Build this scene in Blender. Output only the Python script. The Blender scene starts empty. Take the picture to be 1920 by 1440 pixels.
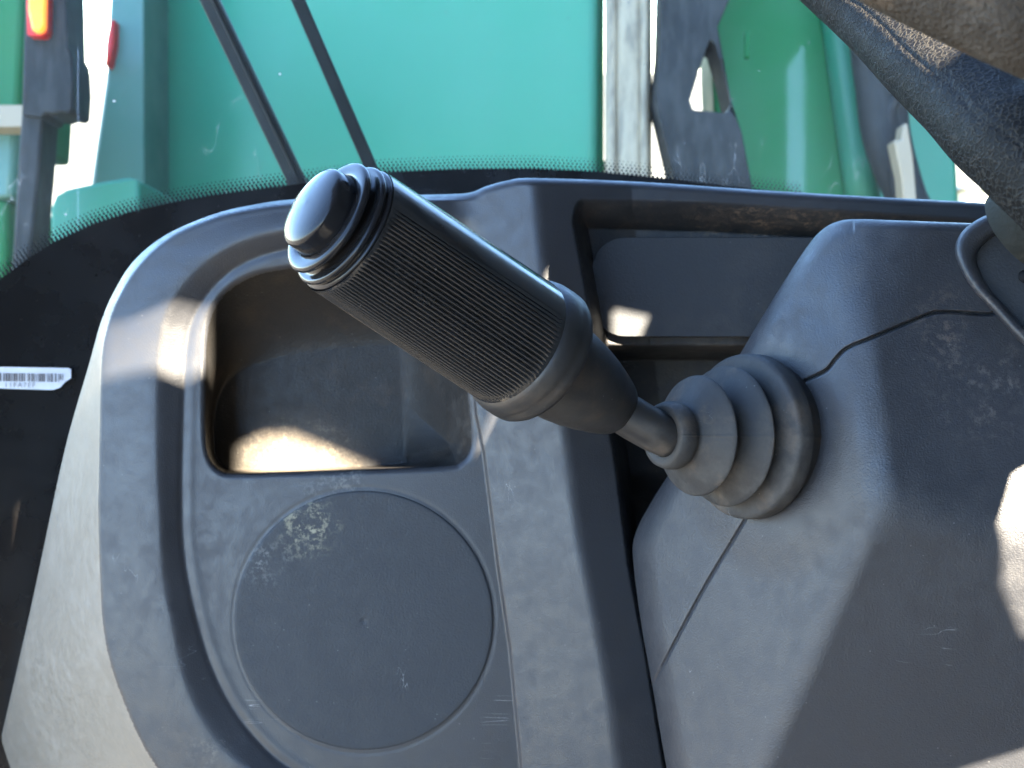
import bpy, bmesh, math, random
import numpy as np
from mathutils import Vector, Matrix, geometry

random.seed(4)
sc = bpy.context.scene
COL = sc.collection

# ------------------------------------------------------------------ camera
F = 2059.0                       # focal length in photo pixels (1920 wide)
PITCH = math.radians(16.0)       # the camera looks slightly down
EYE = Vector((0.0, 0.0, 2.2))
ROT = Matrix.Rotation(math.pi / 2 - PITCH, 4, 'X')
M = Matrix.Translation(EYE) @ ROT
M3 = np.array(ROT.to_3x3())
EYE_N = np.array(EYE)
cam = bpy.data.cameras.new("camera")
cam.sensor_width = 36.0
cam.lens = 36.0 * F / 1920.0
cam.clip_start = 0.02
cam.clip_end = 2000.0
cam.dof.use_dof = True
cam.dof.focus_distance = 0.315
cam.dof.aperture_fstop = 26.0
camo = bpy.data.objects.new("camera", cam)
camo.matrix_world = M
COL.objects.link(camo)
sc.camera = camo

# ------------------------------------------------------------------ sun and sky
SUN = Vector((0.50, 0.45, 0.74)).normalized()        # towards the sun, cab axes (right, up, back)
SUNW = (ROT.to_3x3() @ SUN).normalized()
elev = math.asin(SUNW.z)
azim = math.atan2(SUNW.x, SUNW.y)
world = bpy.data.worlds.new("World")
sc.world = world
world.use_nodes = True
wn = world.node_tree
bg = wn.nodes["Background"]
sky = wn.nodes.new("ShaderNodeTexSky")
sky.sky_type = 'NISHITA'
sky.sun_disc = False
sky.sun_elevation = elev
sky.sun_rotation = azim
sky.air_density = 1.0
sky.dust_density = 0.2
sky.ozone_density = 4.0
wn.links.new(sky.outputs[0], bg.inputs[0])
bg.inputs[1].default_value = 0.085
sun = bpy.data.lights.new("sun", 'SUN')
sun.energy = 5.0
sun.angle = math.radians(0.5)
sun.color = (1.0, 0.88, 0.70)
suno = bpy.data.objects.new("sun", sun)
suno.rotation_euler = SUNW.to_track_quat('Z', 'Y').to_euler()
suno.location = (3, -2, 6)
COL.objects.link(suno)
sc.view_settings.view_transform = 'Standard'
sc.view_settings.look = 'None'
sc.view_settings.gamma = 1.0
sc.view_settings.exposure = 4.5
sc.cycles.max_bounces = 8
sc.cycles.transparent_max_bounces = 12

# ------------------------------------------------------------------ helpers: points, meshes, things
def pts(px, py, d):
    px = np.asarray(px, float); py = np.asarray(py, float); d = np.asarray(d, float)
    return np.stack([(px - 960) / F * d, (720 - py) / F * d, -d * np.ones_like(px)], -1)

def P(px, py, d):
    return Vector(((px - 960) / F * d, (720 - py) / F * d, -d))

def to_world(v):
    return np.asarray(v, float) @ M3.T + EYE_N

def W(v):
    return M @ Vector(v)

def thing(name, label, cat, base, group=None):
    o = bpy.data.objects.new(name, None)
    o.empty_display_size = 0.02
    COL.objects.link(o)
    o.location = W(base)
    o['label'] = label; o['category'] = cat
    if group: o['group'] = group
    return o

def origin_of(o):
    p = Vector((0, 0, 0))
    while o is not None:
        p += o.location
        o = o.parent
    return np.array(p)

def mesh_obj(name, verts, faces, mat, parent=None, smooth=True, normals=None, base=None, label=None):
    """verts in cab axes; becomes one mesh object (child of parent, or top level at base)"""
    vw = to_world(np.asarray(verts, float).reshape(-1, 3))
    if parent is not None:
        off = origin_of(parent)
    else:
        off = np.array(W(base)) if base is not None else vw.mean(0)
    me = bpy.data.meshes.new(name)
    vl = vw - off
    if isinstance(faces, np.ndarray):
        nf, k = faces.shape
        me.vertices.add(len(vl)); me.vertices.foreach_set("co", vl.astype(np.float32).ravel())
        me.loops.add(nf * k); me.loops.foreach_set("vertex_index", faces.astype(np.int32).ravel())
        me.polygons.add(nf)
        me.polygons.foreach_set("loop_start", np.arange(0, nf * k, k, dtype=np.int32))
        me.update(calc_edges=True)
    else:
        me.from_pydata([tuple(v) for v in vl], [], faces)
        me.update()
    me.validate()
    me.polygons.foreach_set("use_smooth", np.full(len(me.polygons), smooth))
    if normals is not None:
        nw = np.asarray(normals) @ M3.T
        me.normals_split_custom_set_from_vertices([tuple(n) for n in nw])
    me.materials.append(mat)
    o = bpy.data.objects.new(name, me)
    COL.objects.link(o)
    if parent is not None:
        o.parent = parent
    else:
        o.location = off
    if label: o['label'] = label
    return o

def tag(o, label, cat, group=None, kind=None):
    if label: o['label'] = label
    if cat: o['category'] = cat
    if group: o['group'] = group
    if kind: o['kind'] = kind
    return o

def bevel(o, w, seg=2, angle=35):
    m = o.modifiers.new("bevel", 'BEVEL')
    m.width = w; m.segments = seg; m.limit_method = 'ANGLE'; m.angle_limit = math.radians(angle)
    m.harden_normals = False
    return o

def cr(points, n=8, closed=False):
    """Catmull-Rom through points"""
    p = np.asarray(points, float)
    N = len(p); out = []
    segs = N if closed else N - 1
    t = np.linspace(0, 1, n, endpoint=False)[:, None]
    for i in range(segs):
        if closed:
            a, b, c, d = p[(i - 1) % N], p[i], p[(i + 1) % N], p[(i + 2) % N]
        else:
            a, b, c, d = p[max(i - 1, 0)], p[i], p[i + 1], p[min(i + 2, N - 1)]
        out.append(0.5 * ((2 * b) + (-a + c) * t + (2 * a - 5 * b + 4 * c - d) * t ** 2 + (-a + 3 * b - 3 * c + d) * t ** 3))
    out = np.concatenate(out)
    if not closed:
        out = np.vstack([out, p[-1]])
    return out

def curve_dist(Q, C, closed=False):
    """distance, nearest point and signed side (cross > 0) of points Q to polyline C"""
    Q = np.asarray(Q, float)
    A = C if closed else C[:-1]
    B = np.roll(C, -1, 0) if closed else C[1:]
    D = B - A
    L2 = (D ** 2).sum(1) + 1e-12
    dist = np.empty(len(Q)); near = np.empty((len(Q), 2)); side = np.empty(len(Q))
    ch = 12000
    for i in range(0, len(Q), ch):
        q = Q[i:i + ch]
        rx = (q[:, None, 0] - A[None, :, 0]).astype(np.float32); ry = (q[:, None, 1] - A[None, :, 1]).astype(np.float32)
        t = np.clip((rx * D[:, 0].astype(np.float32) + ry * D[:, 1].astype(np.float32)) / L2.astype(np.float32), 0, 1)
        d2 = (rx - t * D[:, 0].astype(np.float32)) ** 2 + (ry - t * D[:, 1].astype(np.float32)) ** 2
        k = d2.argmin(1)
        r = np.arange(len(q))
        tt = t[r, k][:, None]
        npnt = A[k] + tt * D[k]
        dist[i:i + ch] = np.sqrt(d2[r, k]); near[i:i + ch] = npnt
        side[i:i + ch] = D[k, 0] * (q[:, 1] - A[k, 1]) - D[k, 1] * (q[:, 0] - A[k, 0])
    return dist, near, np.where(side >= 0, 1.0, -1.0)

def inside_poly(Q, C):
    x, y = Q[:, 0], Q[:, 1]
    c = np.zeros(len(Q), bool)
    X1, Y1 = C[:, 0], C[:, 1]
    X2, Y2 = np.roll(X1, -1), np.roll(Y1, -1)
    for a, b, e, f in zip(X1, Y1, X2, Y2):
        if b == f: continue
        m = ((b > y) != (f > y)) & (x < (e - a) * (y - b) / (f - b) + a)
        c ^= m
    return c

def poly_sd(Q, C):
    d, near, _ = curve_dist(Q, C, True)
    ins = inside_poly(Q, C)
    return np.where(ins, d, -d), near

def ss(a, b, x):
    t = np.clip((x - a) / (b - a), 0, 1)
    return t * t * (3 - 2 * t)

def smin(a, b, k):
    h = np.clip(0.5 + 0.5 * (b - a) / k, 0, 1)
    return b * (1 - h) + a * h - k * h * (1 - h)

def smax(a, b, k):
    return -smin(-a, -b, k)

class Sheet:
    """a moulded shell: a dense grid trimmed to an outline, with a turned-back edge"""
    def __init__(self, outline, box, step, depth_fn, snap=()):
        x0, x1, y0, y1 = box
        xs = np.arange(x0, x1 + step, step); ys = np.arange(y0, y1 + step, step)
        X, Y = np.meshgrid(xs, ys)
        nx, ny = len(xs), len(ys)
        Q = np.stack([X.ravel(), Y.ravel()], 1)
        sd, near = poly_sd(Q, outline)
        idx = np.arange(nx * ny).reshape(ny, nx)
        F4 = np.stack([idx[:-1, :-1], idx[1:, :-1], idx[1:, 1:], idx[:-1, 1:]], -1).reshape(-1, 4)
        keep = (sd > 0)[F4].any(1)
        self.F = F4[keep]
        for c, closed in snap:      # mesh rows follow the edges where one part meets the next
            b = (Q[:, 0] > c[:, 0].min() - 3) & (Q[:, 0] < c[:, 0].max() + 3) & (Q[:, 1] > c[:, 1].min() - 3) & (Q[:, 1] < c[:, 1].max() + 3)
            k = np.where(b)[0]
            dc, nc, _ = curve_dist(Q[k], c, closed)
            m_ = dc < step * 0.5
            Q[k[m_]] = nc[m_]
        out = sd < 0
        Q[out] = near[out]
        sdc = np.maximum(sd, 0)
        self.Q = Q; self.sd = sdc
        self.depth = depth_fn(Q, sdc)
        self.V = pts(Q[:, 0], Q[:, 1], self.depth)
        # vertex normals of the whole sheet
        a, b, c, d = (self.V[self.F[:, i]] for i in range(4))
        n = np.cross(c - a, d - b)
        N = np.zeros_like(self.V)
        for i in range(4):
            np.add.at(N, self.F[:, i], n)
        self.N = N / (np.linalg.norm(N, axis=1, keepdims=True) + 1e-20)
    def face_centres(self):
        return self.Q[self.F].mean(1)
    def part(self, mask, name, mat, parent, skirt=0.0, **kw):
        f = self.F[mask]
        used, inv = np.unique(f.ravel(), return_inverse=True)
        f = inv.reshape(-1, 4)
        v = self.V[used]; n = self.N[used]
        if skirt > 0:
            e = np.concatenate([f[:, [0, 1]], f[:, [1, 2]], f[:, [2, 3]], f[:, [3, 0]]])
            key = np.sort(e, 1)
            u, first, cnt = np.unique(key[:, 0].astype(np.int64) * len(v) + key[:, 1], return_index=True, return_counts=True)
            be = e[first[cnt == 1]]
            on = self.sd[used] < 1e-6
            be = be[on[be[:, 0]] & on[be[:, 1]]]
            bv, binv = np.unique(be.ravel(), return_inverse=True)
            be2 = binv.reshape(-1, 2)
            back = v[bv] * (1 + skirt / np.abs(v[bv][:, 2:3]))
            base = len(v)
            front2 = np.arange(len(bv)) + base
            back2 = front2 + len(bv)
            v2 = np.concatenate([v, v[bv], back])
            nf = np.stack([front2[be2[:, 1]], front2[be2[:, 0]], back2[be2[:, 0]], back2[be2[:, 1]]], 1)
            f = np.concatenate([f, nf])
            v = v2
            n = np.concatenate([n, n[bv], n[bv]])
        return mesh_obj(name, v, f, mat, parent, True, n, **kw)

def frame_for(axis, ref):
    a = Vector(axis).normalized()
    e1 = Vector(ref); e1 = (e1 - a * e1.dot(a)).normalized()
    e2 = a.cross(e1)
    return a, e1, e2

def lathe(name, origin, axis, ref, profile, mat, parent, n=96, rfun=None, cap=True, **kw):
    """profile: list of (s, r) along the axis (metres)"""
    a, e1, e2 = (np.array(x) for x in frame_for(axis, ref))
    pr = np.asarray(profile, float)
    th = np.linspace(0, 2 * math.pi, n, endpoint=False)
    R = pr[:, 1][:, None] * np.ones(n)[None]
    if rfun is not None:
        R = R + rfun(pr[:, 0][:, None], th[None, :])
    V = np.array(origin)[None, None] + pr[:, 0][:, None, None] * a + R[..., None] * (np.cos(th)[None, :, None] * e1 + np.sin(th)[None, :, None] * e2)
    V = V.reshape(-1, 3)
    m = len(pr)
    i = np.arange(m - 1)[:, None] * n; j = np.arange(n)[None]; j2 = (j + 1) % n
    Fq = np.stack([i + j, i + j2, i + n + j2, i + n + j], -1).reshape(-1, 4)
    return mesh_obj(name, V, Fq, mat, parent, True, **kw)

def tube(name, path, radii, mat, parent=None, n=16, caps=True, **kw):
    p = np.asarray(path, float)
    m = len(p)
    r = np.ones(m) * np.asarray(radii, float)
    T = np.gradient(p, axis=0); T /= np.linalg.norm(T, axis=1, keepdims=True)
    up = np.array([0.13, 0.31, 0.94])
    V = []
    for k in range(m):
        e1 = up - T[k] * up.dot(T[k]); e1 /= np.linalg.norm(e1); e2 = np.cross(T[k], e1)
        th = np.linspace(0, 2 * math.pi, n, endpoint=False)
        V.append(p[k] + r[k] * (np.cos(th)[:, None] * e1 + np.sin(th)[:, None] * e2))
    V = np.concatenate(V)
    faces = []
    for k in range(m - 1):
        for j in range(n):
            faces.append((k * n + j, k * n + (j + 1) % n, (k + 1) * n + (j + 1) % n, (k + 1) * n + j))
    if caps:
        faces.append(tuple(range(n))[::-1]); faces.append(tuple(range((m - 1) * n, m * n)))
    return mesh_obj(name, V, faces, mat, parent, True, **kw)

def prism(name, poly, d, thick, mat, parent=None, holes=(), bev=0.0, tilt=0.0, **kw):
    """outline (photo pixels) at distance d, a solid of the given thickness going back; tilt = change of distance per metre to the right"""
    poly = [Vector(q) for q in poly]
    loops = [poly] + [[Vector(q) for q in h] for h in holes]
    vs, edges, fcs = [], [], []
    for L in loops:
        b = len(vs); vs += L
        edges += [(b + i, b + (i + 1) % len(L)) for i in range(len(L))]
    res = geometry.delaunay_2d_cdt(vs, edges, [], 0, 1e-4)
    v2, tri = res[0], res[2]
    Q = np.array([(v.x, v.y) for v in v2])
    cen = np.array([Q[list(t)].mean(0) for t in tri])
    ok = inside_poly(cen, np.array([(v.x, v.y) for v in poly]))
    for h in holes:
        ok &= ~inside_poly(cen, np.array(h, float))
    tri = [t for t, k in zip(tri, ok) if k]
    n = len(Q)
    x = (Q[:, 0] - 960) / F * d
    dd = d + tilt * (x - x.mean())
    fr = pts(Q[:, 0], Q[:, 1], dd)
    bk = fr + np.array([0, 0, -thick])
    V = np.concatenate([fr, bk])
    faces = []
    cnt = {}
    for t in tri:
        a, b, c = t
        ar = np.cross(Q[b] - Q[a], Q[c] - Q[a])
        t = (a, c, b) if ar > 0 else (a, b, c)     # y runs down in pixels
        faces.append(t); faces.append(tuple(n + i for i in reversed(t)))
        for i in range(3):
            e = (t[i], t[(i + 1) % 3])
            cnt[e] = 1
    for (a, b) in list(cnt):
        if (b, a) not in cnt:
            faces.append((b, a, n + a, n + b))
    faces = [tuple(reversed(f)) for f in faces]
    o = mesh_obj(name, V, faces, mat, parent, False, **kw)
    if bev > 0:
        bevel(o, bev, 3, 40)
        for pl in o.data.polygons: pl.use_smooth = True
        o.data.set_sharp_from_angle(angle=math.radians(40))
    return o

# ------------------------------------------------------------------ materials
class NT:
    def __init__(self, name):
        self.m = bpy.data.materials.new(name); self.m.use_nodes = True
        self.t = self.m.node_tree; self.N = self.t.nodes; self.L = self.t.links
        self.b = self.N["Principled BSDF"]; self.out = self.N["Material Output"]
        self.tc = self.N.new("ShaderNodeTexCoord").outputs["Object"]
    def put(self, sock, v):
        if isinstance(v, bpy.types.NodeSocket): self.L.new(v, sock)
        elif isinstance(v, (tuple, list)) and len(v) == 3 and sock.type == 'RGBA': sock.default_value = (*v, 1)
        else: sock.default_value = v
    def node(self, typ, **props):
        n = self.N.new(typ)
        for k, v in props.items(): setattr(n, k, v)
        return n
    def vec_scale(self, s, rot=(0, 0, 0)):
        n = self.node("ShaderNodeMapping"); self.L.new(self.tc, n.inputs[0]); n.inputs["Scale"].default_value = s
        n.inputs["Rotation"].default_value = rot
        return n.outputs[0]
    def noise(self, scale, detail=4, rough=0.55, vec=None, dist=0.0):
        n = self.node("ShaderNodeTexNoise"); self.L.new(vec if vec is not None else self.tc, n.inputs["Vector"])
        n.inputs["Scale"].default_value = scale; n.inputs["Detail"].default_value = detail
        n.inputs["Roughness"].default_value = rough; n.inputs["Distortion"].default_value = dist
        return n.outputs["Fac"]
    def voro(self, scale, feature='F1', vec=None, out="Distance", rnd=1.0):
        n = self.node("ShaderNodeTexVoronoi", feature=feature); self.L.new(vec if vec is not None else self.tc, n.inputs["Vector"])
        n.inputs["Scale"].default_value = scale; n.inputs["Randomness"].default_value = rnd
        return n.outputs[out]
    def ramp(self, f, a, b, lo=0.0, hi=1.0):
        n = self.node("ShaderNodeMapRange", interpolation_type='SMOOTHSTEP'); self.L.new(f, n.inputs[0])
        n.inputs[1].default_value = a; n.inputs[2].default_value = b; n.inputs[3].default_value = lo; n.inputs[4].default_value = hi
        return n.outputs[0]
    def math(self, op, a, b=0.0, clamp=False):
        n = self.node("ShaderNodeMath", operation=op, use_clamp=clamp); self.put(n.inputs[0], a); self.put(n.inputs[1], b)
        return n.outputs[0]
    def mix(self, f, a, b):
        n = self.node("ShaderNodeMix", data_type='RGBA'); self.put(n.inputs[0], f); self.put(n.inputs[6], a); self.put(n.inputs[7], b)
        return n.outputs[2]
    def bump(self, h, strength, dist, normal=None):
        n = self.node("ShaderNodeBump"); self.put(n.inputs["Height"], h); n.inputs["Strength"].default_value = strength
        n.inputs["Distance"].default_value = dist
        if normal is not None: self.L.new(normal, n.inputs["Normal"])
        return n.outputs[0]
    def near(self, c, r):
        """1 at the point c (object space), 0 beyond r"""
        n = self.node("ShaderNodeVectorMath", operation='DISTANCE'); self.L.new(self.tc, n.inputs[0]); n.inputs[1].default_value = c
        return self.ramp(n.outputs["Value"], 0.0, r, 1.0, 0.0)
    def set(self, **kw):
        for k, v in kw.items(): self.put(self.b.inputs[k.replace("_", " ")], v)
        return self.m

DUST = (0.30, 0.27, 0.23)
def plastic(name, base, rough=0.45, dust=0.25, grain=900.0, gstr=0.35, gdist=0.0003, spots=(), scr=0.5, leather=False, spec=0.55, brown=0.0, dustcol=DUST, soft=()):
    t = NT(name)
    big = t.noise(14, 6, 0.6)
    fine = t.noise(160, 5, 0.65)
    d1 = t.math('MULTIPLY', t.ramp(big, 0.42, 0.72), t.ramp(fine, 0.35, 0.75))
    col = t.mix(t.math('MULTIPLY', d1, dust), base, dustcol)
    # blotchy tone
    col = t.mix(t.math('MULTIPLY', t.ramp(t.noise(45, 4), 0.3, 0.75), 0.12), col, tuple(min(1, c * 1.7) for c in base))
    if brown > 0:
        col = t.mix(t.math('MULTIPLY', t.ramp(t.noise(60, 6, 0.7), 0.5, 0.68), brown), col, (0.20, 0.13, 0.075))
    # fine specks
    sp = t.math('MULTIPLY', t.ramp(t.voro(330), 0.05, 0.11, 1.0, 0.0), t.ramp(t.noise(90, 2), 0.55, 0.63))
    col = t.mix(t.math('MULTIPLY', sp, 0.12), col, (0.5, 0.48, 0.45))
    # hair-line scratches, two directions
    s = None
    for (sv, rot) in (((9, 260, 260), (0.3, 0.2, 0.9)), ((260, 260, 11), (0.1, 0.5, -0.5))):
        nn = t.noise(1.0, 2, 0.5, t.vec_scale(sv, rot), 0.3)
        line = t.ramp(t.math('ABSOLUTE', t.math('SUBTRACT', nn, 0.5)), 0.001, 0.005, 1.0, 0.0)
        line = t.math('MULTIPLY', line, t.ramp(t.noise(22, 3, 0.6, t.vec_scale((1, 1, 1), rot)), 0.66, 0.72))
        s = line if s is None else t.math('MAXIMUM', s, line)
    col = t.mix(t.math('MULTIPLY', s, scr), col, (0.45, 0.45, 0.45))
    dm = d1
    for (c, r, amt, dc) in spots:
        msk = t.math('MULTIPLY', t.near(c, r), t.ramp(t.noise(420, 6, 0.75), 0.47, 0.62))
        msk = t.math('MULTIPLY', msk, t.ramp(t.noise(130, 3), 0.35, 0.6))
        col = t.mix(t.math('MULTIPLY', msk, amt), col, dc)
        dm = t.math('MAXIMUM', dm, msk)
    for (c, r, amt, dc) in soft:
        msk = t.math('MULTIPLY', t.near(c, r), t.ramp(t.noise(700, 4, 0.7), 0.3, 0.6, 0.55, 1.0))
        col = t.mix(t.math('MULTIPLY', msk, amt), col, dc)
    if leather:
        wv = t.node("ShaderNodeTexNoise"); t.L.new(t.tc, wv.inputs["Vector"]); wv.inputs["Scale"].default_value = grain * 0.6; wv.inputs["Detail"].default_value = 2
        ad = t.node("ShaderNodeVectorMath", operation='MULTIPLY_ADD'); t.L.new(wv.outputs["Color"], ad.inputs[0]); ad.inputs[1].default_value = (0.0022,) * 3; t.L.new(t.tc, ad.inputs[2])
        g = t.ramp(t.voro(grain, 'DISTANCE_TO_EDGE', ad.outputs[0]), 0.02, 0.16, 1.0, 0.0)
        col = t.mix(t.math('MULTIPLY', g, 0.6), col, (0.034, 0.031, 0.026))
        nrm = t.bump(g, gstr, gdist)
        nrm = t.bump(t.noise(grain * 1.5, 3), 0.25, gdist * 0.5, nrm)
    else:
        nrm = t.bump(t.noise(grain, 3, 0.6), gstr, gdist)
        nrm = t.bump(t.voro(grain * 0.8, 'F1'), gstr * 0.5, gdist, nrm)
    ro = t.math('ADD', t.math('MULTIPLY', dm, 0.14), t.ramp(fine, 0.3, 0.7, rough - 0.05, rough + 0.07), True)
    t.set(Base_Color=col, Roughness=ro, Normal=nrm)
    t.b.inputs["Specular IOR Level"].default_value = spec
    return t.m

def paint(name, base, rough=0.3, dirt=0.25, dirtcol=(0.2, 0.19, 0.15), scale=2.5, metallic=0.0, streak=0.0, coat=0.3):
    t = NT(name)
    m = t.math('MULTIPLY', t.ramp(t.noise(scale, 7, 0.65), 0.45, 0.75), dirt)
    col = t.mix(m, base, dirtcol)
    col = t.mix(t.ramp(t.noise(scale * 0.5, 3), 0.3, 0.7, 0.0, 0.18), col, tuple(min(1, c * 1.4 + 0.01) for c in base))
    if streak > 0:
        st = t.noise(1.0, 4, 0.6, t.vec_scale((60, 60, 1.2)))
        col = t.mix(t.ramp(st, 0.4, 0.65, 0.0, streak), col, dirtcol)
    t.set(Base_Color=col, Roughness=t.ramp(t.noise(scale * 3, 4), 0.3, 0.7, rough - 0.06, rough + 0.12), Metallic=metallic)
    t.b.inputs["Coat Weight"].default_value = coat
    t.b.inputs["Specular IOR Level"].default_value = 0.3
    t.b.inputs["Coat Roughness"].default_value = 0.2
    return t.m

def simple(name, base, rough=0.5, metallic=0.0, emit=None, estr=0.0):
    t = NT(name)
    col = t.mix(t.ramp(t.noise(60, 4), 0.35, 0.7, 0.0, 0.35), base, tuple(min(1, c * 1.6 + 0.004) for c in base))
    t.set(Base_Color=col, Roughness=rough, Metallic=metallic)
    t.b.inputs['Specular IOR Level'].default_value = 0.3
    if emit:
        t.b.inputs["Emission Color"].default_value = (*emit, 1); t.b.inputs["Emission Strength"].default_value = estr
    return t.m

D0 = 0.42
KP = D0 / F          # metres per photo pixel on the dashboard face
DASH_BASE = P(700, 1440, D0 + 0.05)
COLUMN_BASE = P(1700, 1500, 0.44)
def local(base, px, py, d):
    return tuple(W(P(px, py, d)) - W(base))

M_dash = plastic("dash_plastic", (0.022, 0.0227, 0.0255), 0.40, 0.022, 2200, 0.28, 0.0002, spec=0.5,
                 spots=[(local(DASH_BASE, 640, 900, D0), 0.022, 0.35, (0.22, 0.22, 0.2)), (local(DASH_BASE, 395, 1400, D0), 0.012, 0.4, (0.3, 0.26, 0.2))])
M_flank = plastic("lit_dusty_flank_plastic", (0.15, 0.128, 0.098), 0.5, 0.25, 1800, 0.2, 0.0002, scr=0.3)  # paler base carries the bright side light as well as dust
M_bin = plastic("bin_plastic", (0.015, 0.0140, 0.013), 0.52, 0.10, 1100, 0.35, 0.0003, spec=0.25, brown=0.05, spots=[(local(DASH_BASE, 560, 900, D0 + 0.03), 0.034, 0.45, (0.36, 0.30, 0.22))], soft=[(local(DASH_BASE, 560, 905, D0 + 0.03), 0.034, 0.5, (0.24, 0.195, 0.14))])  # cream grit on the bin floor, also brightening the sun patch there
M_pocket = plastic("pocket_plastic", (0.018, 0.018, 0.019), 0.55, 0.2, 1100, 0.35, 0.0003, brown=0.12,
                   spots=[(local(DASH_BASE, 1500, 412, D0 + .01), 0.09, 0.35, (0.25, 0.17, 0.11))])
M_cover = plastic("round_cover_plastic", (0.026, 0.0285, 0.032), 0.52, 0.05, 1300, 0.35, 0.0003, spec=0.28,
                  spots=[(local(DASH_BASE, 575, 985, D0), 0.017, 0.75, (0.36, 0.33, 0.22)), (local(DASH_BASE, 500, 1050, D0), 0.014, 0.4, (0.3, 0.3, 0.28))])
M_hatch = plastic("hatch_plastic", (0.028, 0.030, 0.033), 0.54, 0.08, 1300, 0.3, 0.0003, spec=0.28)
M_column = plastic("column_plastic", (0.021, 0.0217, 0.0245), 0.42, 0.03, 1900, 0.38, 0.0003, spec=0.46, leather=False,
                   spots=[(local(COLUMN_BASE, 1700, 1320, .35), 0.006, 0.8, (0.45, 0.45, 0.45)), (local(COLUMN_BASE, 1510, 1150, .36), 0.014, 0.5, (0.4, 0.42, 0.45)),
                          (local(COLUMN_BASE, 1790, 580, .32), 0.02, 0.5, (0.3, 0.22, 0.16)), (local(COLUMN_BASE, 1890, 700, .31), 0.03, 0.35, (0.35, 0.3, 0.26))])
M_boot = plastic("boot_rubber", (0.023, 0.0225, 0.022), 0.62, 0.2, 900, 0.35, 0.0003, brown=0.2, spec=0.35)
M_grip = plastic("grip_gloss", (0.0145, 0.0143, 0.0143), 0.18, 0.02, 500, 0.0, 0.0002, scr=0.2)
M_button = plastic("button_gloss", (0.010, 0.010, 0.011), 0.14, 0.03, 300, 0.0, 0.0002, scr=0.15, spec=0.22)
M_sleeve = plastic("sleeve_rubber", (0.014, 0.0135, 0.013), 0.46, 0.2, 900, 0.2, 0.0002, brown=0.12, scr=0.9)
M_rod = plastic("rod_rubber", (0.017, 0.0155, 0.0145), 0.42, 0.2, 900, 0.15, 0.0002, brown=0.2, scr=0.7)
M_leather = plastic("wheel_leather", (0.0045, 0.0042, 0.0039), 0.55, 0.02, 760, 0.8, 0.0004, leather=True, scr=0.0, spec=0.10)
M_pad = plastic("wheel_pad_foam", (0.032, 0.025, 0.018), 0.8, 0.3, 1100, 0.9, 0.001, scr=0.0, brown=0.25, spec=0.2)
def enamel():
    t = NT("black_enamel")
    c = t.mix(t.ramp(t.noise(5.5, 3, 0.5), 0.42, 0.72, 0.0, 0.55), (0.0055, 0.005, 0.005), (0.030, 0.019, 0.012))  # brown noise stands in for a warm cab reflection on the band
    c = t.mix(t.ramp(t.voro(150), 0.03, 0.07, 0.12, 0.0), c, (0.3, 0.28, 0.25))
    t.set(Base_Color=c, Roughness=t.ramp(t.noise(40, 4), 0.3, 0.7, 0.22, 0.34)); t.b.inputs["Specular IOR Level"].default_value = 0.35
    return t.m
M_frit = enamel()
M_hub = plastic('hub_plastic', (0.014, 0.0155, 0.014), 0.7, 0.1, 700, 0.5, 0.0004, spec=0.15, scr=0.1)
M_dot = simple("black_dot_print", (0.008, 0.008, 0.008), 0.5)
M_black = simple("black_rubber_trim", (0.008, 0.009, 0.010), 0.7)
M_seal = simple("dark_seam", (0.004, 0.004, 0.005), 0.8)

# windscreen: clear glass, a thin film of dust and small specks
def make_glass():
    t = NT("windscreen_glass")
    N, L = t.N, t.L
    N.remove(t.b)
    tr = N.new("ShaderNodeBsdfTransparent"); tr.inputs[0].default_value = (0.86, 0.93, 0.91, 1)
    gl = N.new("ShaderNodeBsdfGlossy"); gl.inputs["Roughness"].default_value = 0.02
    fr = N.new("ShaderNodeFresnel"); fr.inputs[0].default_value = 1.45
    mx = N.new("ShaderNodeMixShader"); L.new(fr.outputs[0], mx.inputs[0]); L.new(tr.outputs[0], mx.inputs[1]); L.new(gl.outputs[0], mx.inputs[2])
    df = N.new("ShaderNodeBsdfTranslucent"); df.inputs[0].default_value = (0.75, 0.75, 0.72, 1)
    haze = t.ramp(t.noise(9, 6, 0.65), 0.35, 0.75, 0.010, 0.034)
    spk = t.math('MULTIPLY', t.ramp(t.voro(70, 'F1', None), 0.03, 0.09, 1.0, 0.0), t.ramp(t.noise(30, 2), 0.52, 0.62))
    sm = t.noise(1.0, 3, 0.6, t.vec_scale((60, 60, 10), (0.2, 0.5, 0.3)))
    smr = t.math('MULTIPLY', t.ramp(t.math('ABSOLUTE', t.math('SUBTRACT', sm, 0.5)), 0.0, 0.012, 1.0, 0.0), t.ramp(t.noise(18, 2), 0.58, 0.68))
    f = t.math('ADD', haze, t.math('ADD', t.math('MULTIPLY', spk, 0.4), t.math('MULTIPLY', smr, 0.16)), True)
    m2 = N.new("ShaderNodeMixShader"); L.new(f, m2.inputs[0]); L.new(mx.outputs[0], m2.inputs[1]); L.new(df.outputs[0], m2.inputs[2])
    L.new(m2.outputs[0], t.out.inputs[0])
    return t.m
M_glass = make_glass()

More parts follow.
